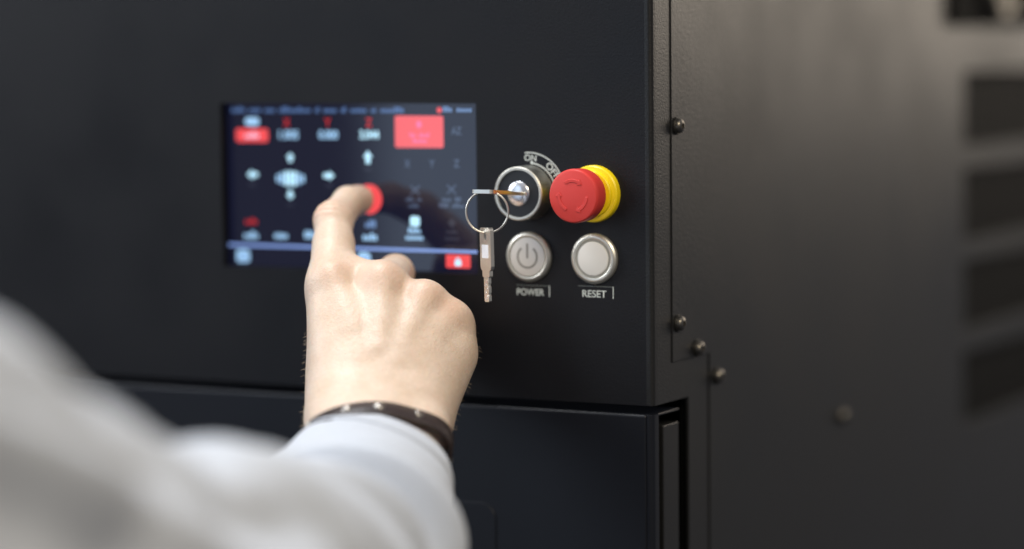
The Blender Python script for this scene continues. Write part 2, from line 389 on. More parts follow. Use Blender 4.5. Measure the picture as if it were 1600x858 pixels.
for i, (dx, hh) in enumerate(((-9.5, 2.6), (-6.4, 4.0), (-3.2, 4.9), (0, 5.0), (3.2, 4.9), (6.4, 4.0), (9.5, 2.6))):
    uirect('icon_bar', (-221.3 + dx * .85 - 0.95, -221.3 + dx * .85 + 0.95, 36.1 - hh * .8, 36.1 + hh * .8), 'ui_glow' if abs(dx) < 5 else 'ui_blue', 0.5)
for cx, cz in ((-246, 32.6), (-196.5, 32.8), (-221.6, 22.2), (-171.7, 41.8)): words((cx - 2.2, cx + 2.2, cz - .8, cz + .8), 'ui_faint', [1])
ui('round_screen_button', [(-171.3 + 8.1 * math.cos(R(a)), 25.7 + 8.1 * math.sin(R(a))) for a in range(0, 360, 9)], 'ui_red')
words((-251.3, -243.3, 10.7, 13.8), 'ui_reddim', [1.6])
for b in ((-252.1, -242.8, 2.6, 6.7), (-232.3, -223.5, 3.0, 7.2), (-212.8, -204.1, 3.5, 7.6)): words(b, 'ui_blue', [1.4])
words((-173.9, -167.0, 10.3, 14.3), 'ui_mid', [1.2]); words((-175.6, -166.3, 3.4, 7.4), 'ui_blue', [1.6])
uirect('icon', (-145.9, -140.0, 11.5, 17.0), 'ui_white', 1.2); words((-147.1, -139.2, 8.0, 10.9), 'ui_blue', [1.4]); words((-148.8, -137.7, 4.4, 7.3), 'ui_blue', [2])
for cx, cz in ((-142.6, 31.0), (-120.3, 31.7)):
    for s in (-1, 1):
        ui('icon_stroke', [(cx - 2.7, cz - s * 2.3 - .5), (cx - 2.7, cz - s * 2.3 + .5), (cx + 2.7, cz + s * 2.3 + .5), (cx + 2.7, cz + s * 2.3 - .5)], 'ui_dim', 0.005 if s > 0 else 0)
words((-148.3, -138.6, 25.0, 27.3), 'ui_dim', [1.2, .6]); words((-146.8, -140.2, 21.6, 23.9), 'ui_dim', [1.4])
words((-126.0, -114.4, 25.3, 27.6), 'ui_dim', [1.2, .8]); words((-128.0, -112.4, 22.0, 24.3), 'ui_dim', [1.3, 1.7])
ui('icon', [(-120.3, 16.6), (-117.7, 13.9), (-120.3, 11.2), (-122.9, 13.9)], 'ui_faint')
words((-123.8, -116.6, 8.2, 10.4), 'ui_faint', [1.4]); words((-124.7, -115.8, 4.7, 6.9), 'ui_faint', [1.6])
uirect('divider_line', (OX0 - 0.6, OX1 + 3, -1.95, -0.35), 'ui_line', 0.1)
uirect('icon', (-257.4, -249.0, -10.6, -3.7), 'ui_blue', 1.6)
for k in range(2): uirect('icon_bar', (-255.6, -250.8, -6.6 - 2.6 * k, -5.6 - 2.6 * k), 'ui_mid', 0.2, 0.02)
uirect('icon', (-179.4, -170.8, -9.6, -3.0), 'ui_blue', 3); words((-178, -172, -7.6, -5.0), 'ui_line', [1.4]).location.y -= 0.00004
uirect('screen_button', (-124.2, -109.4, -10.0, -2.9), 'ui_red', 0.8)
uirect('lock_icon', (-118.8, -114.9, -8.9, -6.0), 'ui_white', 0.4, 0.02)
ui('lock_icon', arcband(-116.85, -6.1, 0.9, 1.6, 0, 180, 10), 'ui_white', 0.02)

# emergency stop
EX, EZ = -32.7, 31.2
es = lathe('emergency_stop_button', [(0, 25.2), (12.2, 25.0), (13.1, 24.7), (13.65, 24.0), (13.8, 23.0), (13.6, 15.2), (13.2, 13.8), (12.4, 13.4), (8.5, 13.2), (8.5, 4)],
           (EX, 0, EZ), 'front', 'red', mach, 96)
es['label'] = 'red mushroom emergency stop button with raised arrows on a yellow collar'
lathe('collar', [(8.6, 6.2), (11.4, 6.2), (12.0, 5.8), (12.2, 4.4), (12.9, 4.1), (13.9, 3.9), (14.5, 3.3), (14.7, 2.2), (14.7, 0.01)], (EX, 0, EZ), 'front', 'yellow', es, 96)
for a0, a1 in ((124, 48), (-2, -78), (-118, -194)):
    s = -1; n = 14; r0, r1 = 7.0, 8.6
    A = [R(a0 + (a1 - a0) * 0.78 * i / n) for i in range(n + 1)]; ah = R(a0 + (a1 - a0) * 0.78); at_ = R(a1)
    P = [(EX + r1 * math.cos(a), EZ + r1 * math.sin(a)) for a in A] + [(EX + 9.6 * math.cos(ah), EZ + 9.6 * math.sin(ah)), (EX + 7.8 * math.cos(at_), EZ + 7.8 * math.sin(at_)), (EX + 6.0 * math.cos(ah), EZ + 6.0 * math.sin(ah))] \
        + [(EX + r0 * math.cos(a), EZ + r0 * math.sin(a)) for a in reversed(A)]
    prism('arrow_mark', P, -25.42, -24.6, 'red', es, 0.18)

# key switch
KX, KZ = -70.6, 31.2
ks = lathe('key_switch', [(12.1, 11.6), (12.3, 12.3), (13.4, 12.4), (13.9, 11.9), (14.0, 11.0), (14.2, 0.01)], (KX, 0, KZ), 'front', 'steel_dark', mach, 96, caps=False)
ks['label'] = 'round silver key switch with black face and chrome lock'
lathe('switch_rim', [(12.1, 12.2), (12.25, 12.62), (13.3, 12.66), (13.85, 12.3), (13.9, 11.95)], (KX, 0, KZ), 'front', 'silver_rim', ks, 96, caps=False)
lathe('switch_face', [(0, 11.7), (12.2, 11.5)], (KX, 0, KZ), 'front', 'blackp', ks, 64)
lathe('lock_cylinder', [(0, 13.6), (3.0, 13.5), (5.4, 13.0), (6.4, 12.2), (6.5, 11)], (KX, 0, KZ), 'front', 'chrome', ks, 64)
box('key_slot', KX - 4.6, KX + 5.2, -13.9, -12.0, KZ - 0.9, KZ + 0.9, 'brass', ks, 0.2)
prism('dial_arc', arcband(KX, KZ, 20.4, 21.0, 10, 97, 30), -0.05, 0.01, 'print', ks)
prism('dial_arc', arcband(KX, KZ, 15.0, 15.7, 10, 84, 30), -0.05, 0.01, 'print', ks)
ui_dot = prism('dial_dot', [(KX + 1.7 + 0.85 * math.cos(R(a)), KZ + 15.4 + 0.85 * math.sin(R(a))) for a in range(0, 360, 24)], -0.06, 0.01, 'print', ks)
text('dial_text', 'ON', KX - 2.6, KX + 4.4, KZ + 16.3, KZ + 19.6, -0.04, 'print', ks, rot=R(-4), bold=0.012)
mx_, mz_ = KX + 13.9 * 0.99, KZ + 11.6
text('dial_text', 'OFF', mx_ - 4.6, mx_ + 4.6, mz_ - 1.75, mz_ + 1.75, -0.04, 'print', ks, rot=R(-50), bold=0.012)

# power and reset buttons
PX, RX, BZ = -70.6, -32.7, -2.2
pb = lathe('power_button', [(10.5, 2.3), (10.7, 2.9), (11.3, 3.1), (12.0, 2.9), (12.9, 2.0), (13.1, 1.4), (13.1, 0.01)], (PX, 0, BZ), 'front', 'silver_rim', mach, 96, caps=False)
pb['label'] = 'round silver push button engraved with a power symbol'
lathe('button_cap', [(0, 2.95), (9.4, 2.95), (10.0, 2.8), (10.2, 2.3), (10.2, 1.2)], (PX, 0, BZ), 'front', 'silver', pb, 64)
lathe('button_groove', [(0, 2.2), (10.6, 2.2)], (PX, 0, BZ), 'front', 'groove', pb, 64, caps=False)
prism('power_symbol', arcband(PX, BZ, 5.0, 6.2, 128, 412, 40), -2.99, -2.9, 'mark', pb)
prism('power_symbol', rrect(PX - 0.6, PX + 0.6, BZ - 0.8, BZ + 7.0, 0.3), -2.995, -2.9, 'mark', pb)
rb = lathe('reset_button', [(9.9, 2.3), (10.1, 2.6), (10.8, 2.9), (11.7, 2.8), (12.8, 2.0), (13.1, 1.4), (13.1, 0.01)], (RX, 0, BZ), 'front', 'silver_rim', mach, 96, caps=False)
rb['label'] = 'round push button with plain white cap and silver rim'
lathe('button_groove', [(0, 2.45), (10.0, 2.45)], (RX, 0, BZ), 'front', 'groove', rb, 64, caps=False)
lathe('button_cap', [(0, 3.0), (7.9, 2.95), (8.6, 2.75), (8.95, 2.2), (8.95, 1.0)], (RX, 0, BZ), 'front', 'cap', rb, 64)
# printed labels
def printed_label(word, tx0, tx1, tz0, tz1, lx0, lx1, ltop, lbot):
    t = text('printed_label', word, tx0, tx1, tz0, tz1, -0.04, 'print', mach, bold=0.012)
    t['label'] = 'white printed word ' + word + ' under a round button'
    box('label_rule', lx0, lx1, -0.05, 0.01, ltop - 0.12, ltop + 0.12, 'print_dim', t)
    box('label_rule', lx1 + 0.05, lx1 + 0.5, -0.055, 0.01, lbot, ltop + 0.1, 'print', t)
printed_label('POWER', -78.4, -62.4, -22.5, -19.0, -78.7, -59.6, -17.3, -22.9)
printed_label('RESET', -40.2, -26.4, -22.3, -18.6, -42.8, -22.8, -16.6, -22.7)

# ================================================================= keys and ring
def key_mesh(name, orient, label, root_pt):
    """orient: 3x3 columns (along = from bow end to blade tip, width, thickness); root_pt = bow end centre"""
    A = np.array(orient, float); P0 = np.array(root_pt, float)
    tm = lambda u, v, w: tuple(P0 + A[0] * u + A[1] * v + A[2] * w)
    e = empty(name, tuple(P0 * MM), label, 'key', 'keys of the key switch')
    # bow outline with a slot hole: two halves joined round the hole
    def bow_half(s):
        out = [(0.0, 0), (0.0, s * 4.6), (0.5, s * 5.5), (1.4, s * 6.0), (19.5, s * 6.0), (21.0, s * 5.4), (21.8, s * 4.0), (24.5, s * 4.0), (25, s * 3.4), (25, 0)]
        hole = [(6.4, 0), (6.1, s * 1.1), (5.2, s * 1.5), (3.4, s * 1.5), (2.5, s * 1.1), (2.2, 0)]
        return out + hole
    bm = bmesh.new()
    for s in (1, -1):
        pts = bow_half(s); top = [bm.verts.new([c * MM for c in tm(u, v, 0.95)]) for u, v in pts]; bot = [bm.verts.new([c * MM for c in tm(u, v, -0.95)]) for u, v in pts]
        bm.faces.new(top); bm.faces.new(bot[::-1]); n = len(pts)
        for i in range(n):
            if i in (9, n - 1): continue
            j = (i + 1) % n; bm.faces.new((top[i], top[j], bot[j], bot[i]))
    bmesh.ops.remove_doubles(bm, verts=bm.verts, dist=1e-6)
    bmesh.ops.recalc_face_normals(bm, faces=bm.faces)
    me = bpy.data.meshes.new('bow'); bm.to_mesh(me); bm.free()
    link('bow', me, 'key', e)
    return e, tm
h = np.array([0.8819, 0.4713, -0.0103]); f = np.array([-0.4704, 0.8786, -0.0826])
# key in the lock: lies flat, bow end towards the camera
e1, tm1 = key_mesh('key', [(0, 0.9968, -0.08), (1, 0, 0), (0, 0.08, 0.9968)], 'silver key turned flat in the lock of the key switch', (KX, -51.5, KZ + 3.1))
prism('blade', [(25.05, -3.4), (25.05, 3.4), (37.6, 3.4), (37.6, -3.4)], -0.8, 0.8, 'brass', e1, 0.15, tomap=tm1)
# hanging key
al = R(27); nrm = -h * math.cos(al) - f * math.sin(al); nrm[2] = 0; nrm /= np.linalg.norm(nrm)
dn = np.array([0.03, -0.02, -1.0]); dn /= np.linalg.norm(dn); wd = np.cross(nrm, dn); wd /= np.linalg.norm(wd); nrm = np.cross(dn, wd)
nrm = nrm if nrm @ f < 0 else -nrm
e2, tm2 = key_mesh('key', [dn, wd, nrm], 'silver key with white sticker hanging from the key ring', (-69.3, -49.2, 16.0))
prism('blade', [(25.05, -2.9), (25.05, 2.3), (28.2, 2.3), (28.2, 1.7), (29.6, 1.7), (29.6, 2.3), (33.0, 2.3), (33.0, 1.8), (34.2, 1.8), (34.2, 2.3), (37.0, 2.3), (37.6, 1.7), (37.6, -2.0), (37.0, -2.7)], -0.85, 0.85, 'key', e2, 0.15, tomap=tm2)
prism('sticker', rrect(8.6, 15.4, -3.8, 3.4, 0.3), 0.9, 1.05, 'sticker', e2, tomap=tm2)
for k, (u, v) in enumerate(((27.3, 0.6), (29.2, -0.9), (31.0, 0.8), (32.9, -0.8), (34.9, 0.5), (36.2, -0.9))):
    prism('dimple', [(u + 0.8 * math.cos(R(a)), v + 0.8 * math.sin(R(a))) for a in range(0, 360, 45)], 0.8, 0.95, 'chrome', e2, 0.2, tomap=tm2)
# ring
def tube(name, pts, r, m, parent=None, closed=True, n=10):
    P = np.array(pts); N = len(P); V = []; F = []
    T = np.roll(P, -1, 0) - np.roll(P, 1, 0); T /= np.linalg.norm(T, axis=1)[:, None]
    up = np.array(f)
    for i in range(N):
        s = np.cross(T[i], up); s /= np.linalg.norm(s); u = np.cross(s, T[i])
        for k in range(n):
            a = 2 * math.pi * k / n; V.append(P[i] + r * (math.cos(a) * s + math.sin(a) * u))
    for i in range(N if closed else N - 1):
        j = (i + 1) % N
        for k in range(n): F.append((i * n + k, i * n + (k + 1) % n, j * n + (k + 1) % n, j * n + k))
    return mesh(name, V, F, m, parent, smooth=True)
rc = np.array([-69.4, -48.1, 23.9]); ru = np.array([0, 0, 1.0]); rh = np.array([0.882, 0.471, 0.0])
turns = [rc + 10.6 * (math.cos(t) * rh + math.sin(t) * ru) + f * 0.55 * math.sin(t / 2) for t in np.linspace(0, 4 * math.pi, 120, endpoint=False)]
ring = tube('key_ring', turns, 0.52, 'key'); tag(ring, 'thin round wire key ring joining the two silver keys', 'key ring')

# ================================================================= hand: one continuous surface from a distance field
J = dict(i_tip=(-172.3, -1.9, 26.1), i_dip=(-171.1, -15.9, 25.2), i_pip=(-165.3, -39.8, 16.6), i_mcp=(-147.4, -70.7, -14.0),
    m_mcp=(-122.1, -64.0, -15.0), m_pip=(-137.6, -24.2, -11.0), m_dip=(-146.7, -18.9, -36.5), m_tip=(-142.3, -35.7, -46.5),
    r_mcp=(-102.2, -56.5, -24.1), r_pip=(-119.1, -20.5, -29.2), r_dip=(-126.5, -19.7, -50.8), r_tip=(-122.6, -36.5, -58.0),
    p_mcp=(-91.2, -49.2, -33.6), p_pip=(-104.0, -20.4, -42.1), p_dip=(-110.2, -22.0, -59.0), p_tip=(-107.7, -35.9, -64.0),
    t_cmc=(-127.3, -95.6, -67.3), t_mcp=(-148.0, -69.6, -48.3), t_ip=(-153.4, -44.1, -36.1), t_tip=(-153.1, -25.0, -29.4),
    w_rad=(-118.8, -115.6, -74.1), w_uln=(-83.4, -94.8, -78.6), w_mid=(-99.6, -107.7, -75.6), fore=(-75.5, -163.0, -102.0))
J = {k: np.array(v, float) for k, v in J.items()}
v1 = J['p_mcp'] - J['i_mcp']; v2 = J['m_mcp'] - J['w_mid']; dors = np.cross(v1, v2); dors /= np.linalg.norm(dors)
if dors @ f > 0: dors = -dors
lat = v1 / np.linalg.norm(v1)
latw = J['w_uln'] - J['w_rad']; latw /= np.linalg.norm(latw)
VX = 0.85; lo = np.array([-205., -215., -140.]); hi = np.array([-30., 18., 52.])
dim = np.ceil((hi - lo) / VX).astype(int) + 1
G = [lo[i] + VX * np.arange(dim[i], dtype=np.float32) for i in range(3)]
FAR = 30.0
D = np.full(dim, FAR, np.float32)
def region(pmin, pmax):
    a = np.clip(np.floor((pmin - lo) / VX).astype(int), 0, dim - 1); b = np.clip(np.ceil((pmax - lo) / VX).astype(int) + 1, 1, dim)
    return tuple(slice(a[i], b[i]) for i in range(3))
def cone(D, a, b, ra, rb, k, pad=14.0):
    a, b = np.array(a, float), np.array(b, float); rm = max(ra, rb) + pad
    sl = region(np.minimum(a, b) - rm, np.maximum(a, b) + rm)
    X = G[0][sl[0]][:, None, None] - a[0]; Y = G[1][sl[1]][None, :, None] - a[1]; Z = G[2][sl[2]][None, None, :] - a[2]
    ab = b - a; L2 = max(ab @ ab, 1e-6)
    t = np.clip((X * ab[0] + Y * ab[1] + Z * ab[2]) / L2, 0, 1)
    d = np.sqrt((X - t * ab[0]) ** 2 + (Y - t * ab[1]) ** 2 + (Z - t * ab[2]) ** 2) - (ra + (rb - ra) * t)
    o = D[sl]; hh = np.maximum(k - np.abs(o - d), 0) / k
    D[sl] = np.minimum(o, d) - hh * hh * k * 0.25
# palm and wrist
wc = {'i': J['w_rad'] * 0.75 + J['w_mid'] * 0.25, 'm': J['w_mid'] * 0.75 + J['w_rad'] * .25, 'r': J['w_mid'] * 0.6 + J['w_uln'] * .4, 'p': J['w_uln'] * 0.8 + J['w_mid'] * .2}
fax = J['fore'] - J['w_mid']; fax /= np.linalg.norm(fax)
for q, ra, rb in (('i', 17, 12.2), ('m', 17, 12.2), ('r', 17, 11.4), ('p', 16, 11.0)):
    cone(D, wc[q] - dors * 2, J[q + '_mcp'], ra, rb, 10)
for q, rb in (('i', 10), ('m', 11), ('r', 11), ('p', 10)):
    cone(D, wc[q] - dors * 9, J[q + '_mcp'] - dors * 9 - v2 / np.linalg.norm(v2) * 6, 13, rb, 12)
cone(D, J['w_rad'] + latw * 2.5, J['w_rad'] + fax * 45 + latw * 6.5, 15.5, 17.5, 12)
cone(D, J['w_uln'] - latw * 2.5, J['w_uln'] + fax * 45 - latw * 6.5, 15.5, 17.5, 12)
cone(D, J['w_mid'] - dors, J['w_mid'] + fax * 45, 18.5, 22, 12)
cone(D, J['t_cmc'], J['t_mcp'], 15, 11.5, 12)                                  # thenar
cone(D, wc['p'] - dors * 6, J['p_mcp'] - v2 / np.linalg.norm(v2) * 16 - dors * 5 + lat * 2, 14, 11.5, 12)   # hypothenar
# ulnar head
cone(D, J['w_uln'] + fax * 14 + latw * 6 + dors * 6, J['w_uln'] + fax * 16 + latw * 6 + dors * 6, 9, 9, 12)
# soft dorsal padding between the metacarpals
for p_, q_ in (('i', 'm'), ('m', 'r'), ('r', 'p')):
    a = (J[p_ + '_mcp'] + J[q_ + '_mcp']) / 2; b = (wc[p_] + wc[q_]) / 2; d_ = b - a
    cone(D, a + d_ * 0.22 + dors * 1.0, b + dors * 0.5, 9.6, 14, 8)
# knuckles
for q, r_, o_ in (('i', 9.4, 2.2), ('m', 10.0, 4.0), ('r', 9.0, 3.7), ('p', 8.2, 3.3)):
    cone(D, J[q + '_mcp'] + dors * o_, J[q + '_mcp'] + dors * (o_ - 2) + (J[q + '_pip'] - J[q + '_mcp']) * 0.1, r_, r_, 7)
# extensor tendons
for q, s, o_ in (('i', 0.42, 10.6), ('m', 0.55, 11.4), ('r', 0.6, 10.7), ('p', 0.55, 9.6)):
    a = J[q + '_mcp'] + dors * o_; b = a + (J['w_mid'] + dors * 13.5 - a) * s
    cone(D, a - dors * 0.8, b - dors * 1.2, 2.6, 2.0, 9)
# fingers
def finger(q, radii, names=('mcp', 'pip', 'dip', 'tip'), kpalm=8):
    pts = [J[q + '_' + n] for n in names]
    d0 = pts[1] - pts[0]
    cone(D, pts[0], pts[0] + d0 * 0.62, radii[0], radii[0] + (radii[1] - radii[0]) * 0.62, kpalm)
    E = np.full(dim, FAR, np.float32) if False else D
    for i in range(3):
        cone(E, pts[i], pts[i + 1], radii[i], radii[i + 1], 2.2 if i else 4.0)
finger('m', (10.6, 9.7, 8.6, 7.2)); finger('r', (9.9, 9.0, 8.0, 6.8)); finger('p', (8.8, 7.9, 7.0, 6.2))
finger('t', (11.2, 10.4, 9.6, 7.6), ('cmc', 'mcp', 'ip', 'tip'))
finger('i', (11.2, 9.7, 8.4, 7.3))
cone(D, J['i_pip'] + np.array([0, -2.2, 1.5]), J['i_pip'] + np.array([0, 1, 2.2]), 8.4, 8.2, 5)     # PIP joint swelling
a_, b_ = J['i_dip'], J['i_tip']
cone(D, b_ + (b_ - a_) * 0.05 + np.array([0, -3, -1.6]), b_ + np.array([0, -6, -1.4]), 6.7, 6.9, 3)  # finger pad
cone(D, (J['i_mcp'] + J['m_mcp']) / 2 + (J['i_pip'] - J['i_mcp']) * 0.16, (J['i_mcp'] + J['m_mcp']) / 2 + (J['i_pip'] - J['i_mcp']) * 0.2, 7.6, 7.0, 9)  # web
# creases over the index middle joint
def creases(c0, axis, nrm_, amp, width, lam, reach):
    sl = region(c0 - reach * 1.6, c0 + reach * 1.6)
    X = G[0][sl[0]][:, None, None] - c0[0]; Y = G[1][sl[1]][None, :, None] - c0[1]; Z = G[2][sl[2]][None, None, :] - c0[2]
    s = X * axis[0] + Y * axis[1] + Z * axis[2]; n_ = X * nrm_[0] + Y * nrm_[1] + Z * nrm_[2]
    w = np.exp(-(s / width) ** 2) * np.clip(n_ / 6, 0, 1)
    lt = np.cross(axis, nrm_); l_ = X * lt[0] + Y * lt[1] + Z * lt[2]
    ph = s + 0.05 * l_ + 0.9 * np.sin(l_ * 0.35)
    D[sl] += (amp * w * (np.maximum(0, np.cos(2 * np.pi * ph / lam)) ** 3)).astype(np.float32)
ax = J['i_pip'] - J['i_mcp']; ax /= np.linalg.norm(ax); bx = J['i_dip'] - J['i_pip']; bx /= np.linalg.norm(bx)
axm = ax + bx; axm /= np.linalg.norm(axm); nn = ax - bx; nn -= axm * (nn @ axm); nn /= np.linalg.norm(nn)
creases(J['i_pip'], axm, nn, 0.95, 6.0, 3.6, 13)
dt = J['i_tip'] - J['i_dip']; dt /= np.linalg.norm(dt); nd = np.array([0, 0, 1.0]) - dt * dt[2]; nd /= np.linalg.norm(nd)
creases(J['i_dip'], dt, nd, 0.4, 4.0, 2.8, 11)
# contact with the glass: flatten the finger pad
Yg = G[1][None, :, None]
D = np.maximum(D, (Yg - 5.85)).astype(np.float32)
# gentle lumps so that no area is mathematically smooth
def surface_nets(D):
    S = D < 0
    nx, ny, nz = D.shape
    c = np.zeros((nx - 1, ny - 1, nz - 1), np.uint8)
    cor = [(i, j, k) for i in (0, 1) for j in (0, 1) for k in (0, 1)]
    for i, j, k in cor: c += S[i:nx - 1 + i, j:ny - 1 + j, k:nz - 1 + k]
    idx = np.argwhere((c > 0) & (c < 8))
    vid = np.full(c.shape, -1, np.int64); vid[tuple(idx.T)] = np.arange(len(idx))
    vals = {o: D[idx[:, 0] + o[0], idx[:, 1] + o[1], idx[:, 2] + o[2]] for o in cor}
    acc = np.zeros((len(idx), 3)); cnt = np.zeros(len(idx))
    for o in cor:
        for ax_ in range(3):
            if o[ax_]: continue
            p = list(o); p[ax_] = 1; p = tuple(p); a, b = vals[o], vals[p]; m = (a < 0) != (b < 0)
            t = np.where(m, a / np.where(m, a - b, 1), 0)
            pt = np.repeat(np.array(o, float)[None], len(idx), 0); pt[:, ax_] = t
            acc[m] += pt[m]; cnt[m] += 1
    V = lo + VX * (idx + acc / cnt[:, None])
    F = []
    for ax_ in range(3):
        b, cc = (ax_ + 1) % 3, (ax_ + 2) % 3
        s0 = [slice(1, -1)] * 3; s0[ax_] = slice(0, -1); s1 = list(s0); s1[ax_] = slice(1, None)
        A, B = S[tuple(s0)], S[tuple(s1)]
        e = np.argwhere(A != B); off = np.array([1, 1, 1]); off[ax_] = 0; e = e + off
        ins = S[tuple(e.T)]
        q = []
        for db, dc in ((-1, -1), (0, -1), (0, 0), (-1, 0)):
            w = e.copy(); w[:, b] += db; w[:, cc] += dc; q.append(vid[tuple(w.T)])
        q = np.array(q).T; q[~ins] = q[~ins][:, ::-1]
        F.append(q[(q >= 0).all(1)])
    return V, np.concatenate(F)
HV, HF = surface_nets(D)
person = empty('person', (-0.05, -0.45, -0.25), "person's right arm in a pale grey sleeve pressing the touchscreen with the index finger", 'person')
me = bpy.data.meshes.new('hand'); me.from_pydata((HV * MM).tolist(), [], HF.tolist()); me.update()
fl = np.zeros(len(HV), np.float32)
for q, r_, w in (('i_mcp', 9, .5), ('m_mcp', 10, .55), ('r_mcp', 9, .5), ('p_mcp', 9, .55), ('i_pip', 8, .6), ('m_pip', 10, .4), ('i_tip', 9, .8)):
    c0 = J[q] + (dors * 11 if 'mcp' in q else nn * 8 if q == 'i_pip' else 0)
    fl += w * np.exp(-(np.linalg.norm(HV - c0, axis=1) / r_) ** 2)
rp = HV - J['i_pip']; s_ax = rp @ axm; l_ax = rp @ np.cross(axm, nn); n_ax = rp @ nn
fl += 0.9 * np.exp(-(s_ax / 6.0) ** 2) * np.clip(n_ax / 6, 0, 1) * np.exp(-(l_ax / 8) ** 2) * np.maximum(0, np.cos(2 * np.pi * (s_ax + 0.05 * l_ax + 0.9 * np.sin(l_ax * 0.35)) / 3.6)) ** 4
fl = np.clip(fl, 0, 1)
at = me.attributes.new('flush', 'FLOAT', 'POINT'); at.data.foreach_set('value', fl)
hand = link('hand', me, 'skin', person, True)
hand['label'] = 'bare right hand with curled fingers and outstretched index finger'
sm_ = hand.modifiers.new('smooth', 'SMOOTH'); sm_.factor = 0.5; sm_.iterations = 2
# index nail
ns = np.cross(dt, nd); nc = J['i_tip'] * 0.62 + J['i_dip'] * 0.38
V = []; F = []; nu, nv = 9, 9
for i in range(nu):
    for j in range(nv):
        u = -1 + 2 * i / (nu - 1); v = -1 + 2 * j / (nv - 1); w_ = 1 - 0.12 * v ** 4
        V.append(nc + dt * (v * 5.4 + 1.4) + ns * (u * 5.0 * w_) + nd * (7.75 - 2.1 * u * u - 0.5 * max(v, 0) ** 2 - 0.08 * (v + 1)))
for i in range(nu - 1):
    for j in range(nv - 1): F.append((i * nv + j, (i + 1) * nv + j, (i + 1) * nv + j + 1, i * nv + j + 1))
nail = mesh('nail', V, F, 'nail', hand, True); s_ = nail.modifiers.new('solid', 'SOLIDIFY'); s_.thickness = 0.0006; s_.offset = 0

# fine hairs on the back of the hand and along the wrist
NN = np.zeros_like(HV); e1_ = HV[HF[:, 1]] - HV[HF[:, 0]]; e2_ = HV[HF[:, 3]] - HV[HF[:, 0]]; fn = np.cross(e1_, e2_)
for q in range(4): np.add.at(NN, HF[:, q], fn)
NN /= np.linalg.norm(NN, axis=1)[:, None] + 1e-9
wv = v2 / np.linalg.norm(v2); along = (HV - J['w_mid']) @ wv
ok = np.where((along > -8) & (along < 62) & (NN @ dors > -0.35))[0]
V = []; F = []
for i_ in rng.choice(ok, 420, replace=False):
    p0 = HV[i_]; n_ = NN[i_]; dr = n_ * 0.75 - wv * 0.25 + latw * rng.normal(0.25, 0.25) + rng.normal(0, 0.18, 3); dr /= np.linalg.norm(dr)
    L_ = rng.uniform(2.0, 5.0); s1 = np.cross(dr, n_ + 0.3 * wv); s1 /= np.linalg.norm(s1) + 1e-9; s2 = np.cross(dr, s1); b0 = len(V)
    for tt, rr_ in ((-0.1, 0.045), (0.55, 0.035), (1.0, 0.008)):
        cc = p0 + dr * L_ * tt - n_ * 0.35 * L_ * max(tt, 0) ** 2
        for kk_ in range(3): V.append(cc + rr_ * (math.cos(2.094 * kk_) * s1 + math.sin(2.094 * kk_) * s2))
    for g_ in (0, 3):
        for kk_ in range(3): F.append((b0 + g_ + kk_, b0 + g_ + (kk_ + 1) % 3, b0 + g_ + 3 + (kk_ + 1) % 3, b0 + g_ + 3 + kk_))
M['hair'] = mat('fine_hair', (0.62, 0.48, 0.34), 0.5)
hair = mesh('fine_hair', V, F, 'hair', hand); hair['kind'] = 'stuff'

# ---------------------------------------------------------------- bracelet round the wrist
wcen = np.array([-84.6, -138.6, -89.1])                       # centre of the wrist at the band
bt = fax.copy(); bl = latw - bt * (latw @ bt); bl /= np.linalg.norm(bl); bu = np.cross(bl, bt); bu = bu if bu @ dors > 0 else -bu
rel = HV - wcen; al_ = rel @ bt; sel = np.abs(al_ + 8) < 12
ang = np.arctan2(rel[sel] @ bu, rel[sel] @ bl); rad = np.hypot(rel[sel] @ bu, rel[sel] @ bl)
NB = 96; rr = np.zeros(NB)
for i in range(NB):
    a = -math.pi + 2 * math.pi * (i + .5) / NB; dd = np.abs((ang - a + math.pi) % (2 * math.pi) - math.pi)
    w = dd < 0.09; rr[i] = rad[w].max() if w.any() else 0
rr[rr == 0] = rr[rr > 0].mean()
for _ in range(6): rr = np.maximum(rr, (np.roll(rr, 1) + np.roll(rr, -1)) / 2)
brace = empty('bracelet', tuple(wcen * MM), 'dark brown leather bracelet with silver studs round the wrist', 'bracelet')
def bpt(i, r_off, ax_off):
    a = -math.pi + 2 * math.pi * (i + .5) / NB; i0 = int(math.floor(i)) % NB; t = i - math.floor(i)
    r_ = rr[i0] * (1 - t) + rr[(i0 + 1) % NB] * t + r_off
    return wcen + bl * math.cos(a) * r_ + bu * math.sin(a) * r_ + bt * (ax_off - 5 * math.cos(a))
prof = [(0.3, -14.2), (1.6, -14.4), (2.2, -13.9), (2.4, -8.6), (2.4, -3.5), (2.0, -2.9), (0.3, -2.9)]
V = [bpt(i, a, b) for i in range(NB) for a, b in prof]; k = len(prof)
F = [(i * k + q, i * k + (q + 1) % k, ((i + 1) % NB) * k + (q + 1) % k, ((i + 1) % NB) * k + q) for i in range(NB) for q in range(k)]
band = mesh('band', V, F, 'leather', brace, True)
for i in (3, 17, 31, 45, 59, 71, 81, 91):
    i = i % NB; c0 = bpt(i, 2.3, -9.2); n_ = bpt(i, 3.3, -9.2) - c0; n_ /= np.linalg.norm(n_); t1 = np.cross(n_, bt); V = []; F = []
    pr = [(2.7, 0), (2.6, 0.4), (2.0, 0.9), (1.0, 1.25), (0.0, 1.35)]; m = 18
    for q in range(m):
        a = 2 * math.pi * q / m
        for r_, d in pr: V.append(c0 + n_ * d + (bt * math.cos(a) + t1 * math.sin(a)) * r_)
    kk = len(pr)
    F = [(q * kk + z, ((q + 1) % m) * kk + z, ((q + 1) % m) * kk + z + 1, q * kk + z + 1) for q in range(m) for z in range(kk - 1)]
    mesh('stud', V, F, 'stud', brace, True)

